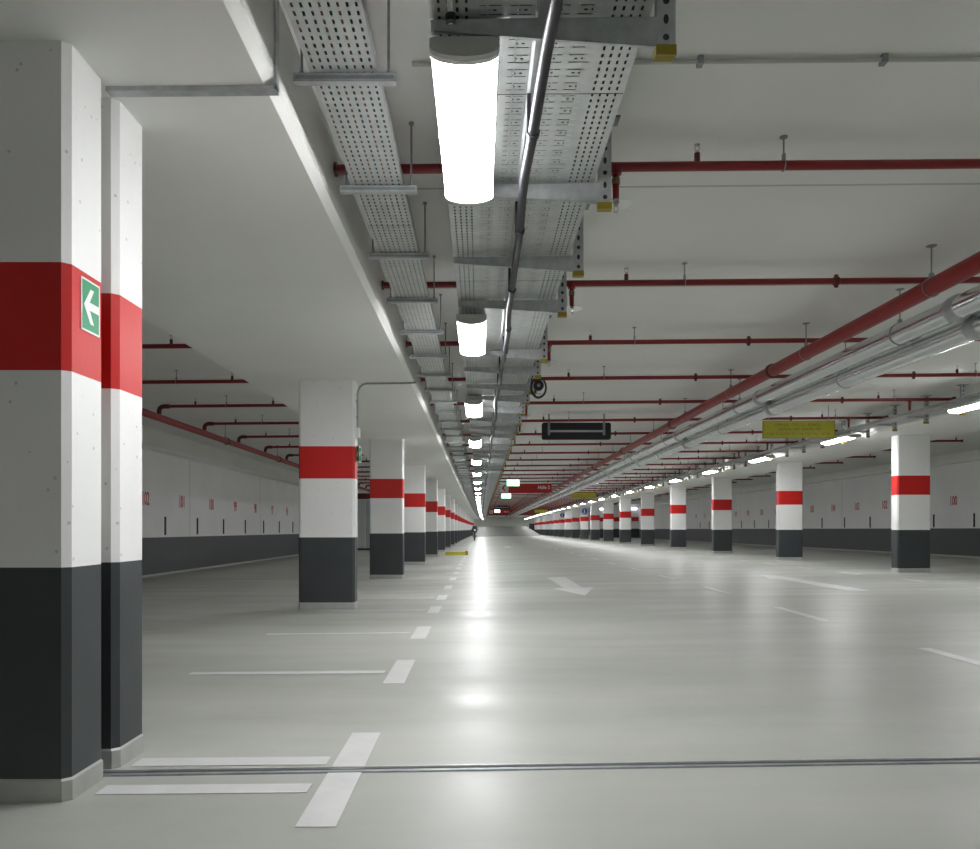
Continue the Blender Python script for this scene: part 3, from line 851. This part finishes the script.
def black_sign(x, y, label):
    w, h = 1.58, 0.39
    r = empty('sign_box', at(x, y, 3.11)); c = 0.05
    prof = []
    for (sx_, sz_, a0) in ((1, 1, 0), (-1, 1, PI/2), (-1, -1, PI), (1, -1, 3*PI/2)):
        for i in range(5):
            a = a0 + PI/2*i/4
            prof.append((sx_*(w/2 - c) + c*math.cos(a), h/2 + sz_*(h/2 - c) + c*math.sin(a)))
    b = MB(); b.sweep(prof, [0.0, 0.09]); b.build('case', 'black', r)
    b = MB()
    for s in (-1, 1): b.box(s*0.63 - 0.025, s*0.63 + 0.025, -0.03, 0.0, 0.10, h + 0.02)
    b.build('bracket', 'galv_dark', r, smooth=False)
    b = MB(); b.box(-0.605, 0.605, -0.022, 0.0, 0.17, 0.215); b.build('cross_bar', 'galv', r, smooth=False)
    for s in (-1, 1):
        b = MB(); b.box(s*0.63 - 0.02, s*0.63 + 0.02, -0.03, 0.01, h + 0.02, CEIL - 3.11); b.build('post', 'galv_dark', r, smooth=False)
    tag(r, label, 'sign', 'black sign boxes seen from behind'); return r
black_sign(2.205, 17.95, 'black sign box with grey bracket seen from behind, hanging over the aisle')
black_sign(2.2, 80.0, 'small distant black sign box hanging below the second row of signs')
def red_sign(x, y, w, label, txt):
    r = empty('red_hanging_sign', at(x, y, 2.93)); h = 0.46
    b = MB(); b.box(0, w, 0, 0.06, 0, h); b.build('board', 'sign_red', r, smooth=False)
    b = MB(); b.box(-0.42, -0.01, 0, 0.06, 0.03, h); b.build('arrow_panel', 'door_pale', r, smooth=False)
    b = MB(); b.poly([(-0.36, -0.004, 0.24), (-0.22, -0.004, 0.40), (-0.13, -0.004, 0.40), (-0.24, -0.004, 0.24), (-0.13, -0.004, 0.08), (-0.22, -0.004, 0.08)], (0, 0.003, 0)); b.build('arrow', 'sign_red', r, smooth=False)
    t = text_mesh(txt, 0.24, 0.9); t.xf(lambda p: (p[0] + w*0.82, -0.004 - p[2], p[1] + 0.27)); t.build('lettering', 'sign_white', r, smooth=False)
    for xx in (0.2, w - 0.2): hung(r, xx, h, CEIL - 2.93)
    tag(r, label, 'sign', 'red hanging direction signs'); return r
red_sign(1.45, 40.0, 2.2, 'red hanging sign with pale lettering and arrow panel below the green exit light', 'Halle 2')
red_sign(1.45, 95.0, 2.0, 'distant red hanging sign below the small black sign box', 'Halle 2')
def exit_light(x, y, z, label, white=False):
    r = empty('exit_light', at(x, y, z)); w, h = 0.6, 0.31
    b = MB(); b.box(-w/2, w/2, 0.0, 0.08, 0.0, h); b.build('case', 'lamp_clip', r, smooth=False)
    b = MB(); b.box(-w/2 + 0.01, w/2 - 0.01, -0.006, 0.0, 0.01, h - 0.01); b.build('lit_panel', 'glow_pale' if white else 'glow_green', r, smooth=False)
    if not white:
        b = MB()
        b.box(0.06, 0.26, -0.008, -0.006, 0.04, h - 0.05)                      # doorway
        b.poly([(-0.25, -0.0068, 0.15), (-0.14, -0.0068, 0.24), (-0.14, -0.0068, 0.18), (-0.03, -0.0068, 0.18), (-0.03, -0.0068, 0.12), (-0.14, -0.0068, 0.12), (-0.14, -0.0068, 0.06)], (0, -0.001, 0))
        b.build('pictogram', 'glow_pale', r, smooth=False)
    hung(r, -0.2, h, CEIL - z); hung(r, 0.2, h, CEIL - z)
    tag(r, label, 'sign', 'lit exit signs over the aisle'); return r
exit_light(1.56, 37.0, 3.10, 'bright green lit exit sign hanging over the red sign')
exit_light(1.60, 48.0, 2.95, 'smaller green lit exit sign just below the arrow panel of the red sign')
exit_light(1.85, 88.0, 2.95, 'small white lit sign hanging far down the aisle', True)

# blue round signs on two far pillars
def blue_sign(y, label, mt):
    r = empty('pillar_sign', at(XRP, y - 0.002, 2.38)); w = 0.37
    b = MB(); b.box(-w, w, -0.02, 0.0, 0.0, 0.80); b.build('backing_panel', mt, r, smooth=False)
    b = MB(); b.tube([(0.05, -0.021, 0.42), (0.05, -0.026, 0.42)], 0.28, 28); b.build('disc', 'sign_blue', r)
    b = MB(); b.tube([(0.03, -0.027, 0.57), (0.03, -0.031, 0.57)], 0.045, 14)
    b.poly([(-0.03, -0.027, 0.51), (0.09, -0.027, 0.51), (0.08, -0.027, 0.36), (0.12, -0.027, 0.22), (0.07, -0.027, 0.22), (0.03, -0.027, 0.32), (-0.02, -0.027, 0.22), (-0.07, -0.027, 0.22), (-0.01, -0.027, 0.38)], (0, -0.003, 0))
    b.build('pictogram', 'sign_white', r)
    tag(r, label, 'sign', 'round blue signs on far pillars')
blue_sign(18.75 + 7.5*8, 'round blue sign on a grey panel high on a far pillar', 'door_blue')
blue_sign(18.75 + 7.5*11, 'round blue sign on a white panel, on the more distant pillar', 'sign_white')

# ------------------------------------------------------------------ wall numbers and rubber strips
def wall_number(wallo, txt, y, left):
    t = text_mesh(txt, 0.48, 0.66, 0.001)
    x = XL + 0.003 if left else XR - 0.003
    if left: t.xf(lambda p: P((x + p[2], y + p[0], 1.94 + p[1])))
    else: t.xf(lambda p: P((x - p[2], y - p[0], 1.975 + p[1])))
    o = t.build('bay_number', 'number', wallo, smooth=False)
    o['label'] = f'red painted bay number {txt}'
for i in range(8): wall_number(wl, str(102 - i), 20.3 + 2.48*i, True)
for i in range(15): wall_number(wr, str(100 + i), 29.35 + 2.5*i, False)
b = MB(); b.box(-0.012, 0.012, -0.035, 0.035, 0.0, 0.50)
strip0 = b.build('wall_rubber_strip', 'rubber', smooth=False)
k = 0
for i in range(8):
    o = strip0 if i == 0 else dup(strip0)
    o.location = at(XL + 0.012, 21.55 + 2.45*i, 1.0)
    tag(o, f'black vertical rubber strip on the wall between bay numbers {102-i} and {101-i}', 'rubber strip', 'rubber strips on the nearer wall')
for i in range(15):
    o = dup(strip0); o.location = at(XR - 0.012, 28.1 + 2.5*i, 1.0)
    tag(o, f'black rubber strip on the far wall just before bay number {100+i}', 'rubber strip', 'rubber strips on the far wall')

# ------------------------------------------------------------------ things standing about
r = empty('lobby_screen', at(-6.7, 43.0, 0))
for i, (x0, x1, mt) in enumerate(((-1.9, -1.0, 'door_pale'), (-1.0, 0.0, 'door_blue'), (0.0, 0.42, 'door_pale'), (0.42, 1.3, 'door_blue'))):
    b = MB(); b.box(x0 + 0.03, x1 - 0.03, 0, 0.05, 0.10, 2.72); o = b.build('door', mt, r, smooth=False)
    if i in (1, 3):
        b = MB(); b.tube([(x0 + 0.09, -0.03, 0.95), (x0 + 0.09, -0.05, 1.0), (x0 + 0.09, -0.05, 1.3), (x0 + 0.09, -0.03, 1.35)], 0.012, 8); b.build('handle', 'chrome', o)
b = MB()
for x in (-1.9, -1.0, 0.0, 0.42, 1.3): b.box(x - 0.03, x + 0.03, -0.01, 0.07, 0, 2.75)
b.box(-1.9, 1.3, -0.01, 0.07, 2.72, 2.80); b.build('frame', 'lamp_clip', r, smooth=False)
b = MB(); b.box(-1.9, 1.3, -0.012, 0.06, 0.0, 0.10); b.build('threshold', 'black', r, smooth=False)
b = MB(); b.box(-1.9, 1.3, 0.0, 0.4, 2.80, 3.12); b.build('header', 'pipe_dark', r, smooth=False)
tag(r, 'pale blue grey double door screen glimpsed between two pillars', 'door screen')

r = empty('wheel_stop', at(-1.1, 35.2, FE(-1.1, 35.2)))
b = MB(); b.sweep([(-0.46, 0), (-0.46, 0.12), (-0.43, 0.16), (0.40, 0.16), (0.43, 0.12), (0.43, 0)], [-0.09, 0.09]); b.build('kerb_block', 'yellow_sign', r, smooth=False)
b = MB(); b.box(0.435, 0.56, -0.1, 0.1, 0, 0.21); b.build('end_block', 'yellow', r, smooth=False)
tag(r, 'yellow kerb block lying on the floor beside a pillar', 'wheel stop')

# motorcycle far along the aisle
r = empty('motorcycle', at(-0.55, 74.0, 0))
for yy_, nm in ((-0.65, 'wheel'), (0.65, 'wheel')):
    b = MB(); b.tube([(0, yy_ + 0.25*math.cos(2*PI*q/24), 0.31 + 0.25*math.sin(2*PI*q/24)) for q in range(24)], 0.06, 8, closed=True)
    o = b.build(nm, 'black', r)
    b = MB(); b.tube([(-0.05, yy_, 0.31), (0.05, yy_, 0.31)], 0.10, 14); b.build('hub', 'galv_dark', o)
b = MB(); b.tube([(0, -0.5, 0.75), (0, -0.35, 0.80), (0, 0.0, 0.85), (0, 0.35, 0.78), (0, 0.75, 0.80)], [0.06, 0.17, 0.2, 0.15, 0.08], 12); b.build('body', 'cable', r)
b = MB(); b.tube([(0, -0.1, 0.45), (0, 0.3, 0.45)], [0.2, 0.2], 10); b.build('engine', 'galv_dark', r)
for s in (-1, 1):
    b = MB(); b.tube([(s*0.09, -0.65, 0.31), (s*0.09, -0.42, 1.0)], 0.025, 8); b.build('fork', 'galv_dark', r)
b = MB(); b.tube([(-0.38, -0.3, 1.08), (-0.2, -0.38, 1.06), (0.2, -0.38, 1.06), (0.38, -0.3, 1.08)], 0.018, 8); b.build('handlebar', 'black', r)
b = MB(); b.sweep([(-0.22, 0.85), (-0.26, 1.1), (-0.16, 1.42), (0.16, 1.42), (0.26, 1.1), (0.22, 0.85)], [-0.56, -0.50]); b.build('windscreen', 'black', r)
b = MB(); b.tube([(0.03, -0.60, 1.02), (0.03, -0.56, 1.02)], 0.09, 16); b.build('headlight', 'sign_white', r)
b = MB(); b.box(-0.2, 0.2, 0.5, 0.9, 0.9, 1.25); b.build('top_box', 'black', r)
tag(r, 'dark parked motorcycle with pale headlight beside the far pillars', 'motorcycle')
r = empty('equipment_cabinet', at(9.3, 150.0, 0))
b = MB(); b.box(-0.5, 0.5, 0, 0.6, 0.1, 2.1); b.build('case', 'black', r, smooth=False)
for s in (0, 1):
    b = MB(); b.box(-0.48 + 0.49*s, -0.01 + 0.49*s, -0.02, 0, 0.14, 2.06); o = b.build('door', 'cable', r, smooth=False)
b = MB(); b.box(-0.5, 0.5, 0.02, 0.58, 0, 0.1); b.build('plinth', 'galv_dark', r, smooth=False)
tag(r, 'dark tall cabinet standing at the far end of the aisle', 'cabinet')

# ------------------------------------------------------------------ world and view
w = bpy.data.worlds.new('world'); S.world = w; w.use_nodes = True
w.node_tree.nodes['Background'].inputs[0].default_value = (0, 0, 0, 1)
S.view_settings.view_transform = 'Standard'; S.view_settings.look = 'None'
S.view_settings.exposure = 1.44; S.view_settings.gamma = 1.0
S.view_settings.use_curve_mapping = False
S.cycles.use_denoising = True
S.cycles.max_bounces = 10; S.cycles.diffuse_bounces = 6; S.cycles.transparent_max_bounces = 16
S.cycles.sample_clamp_indirect = 8
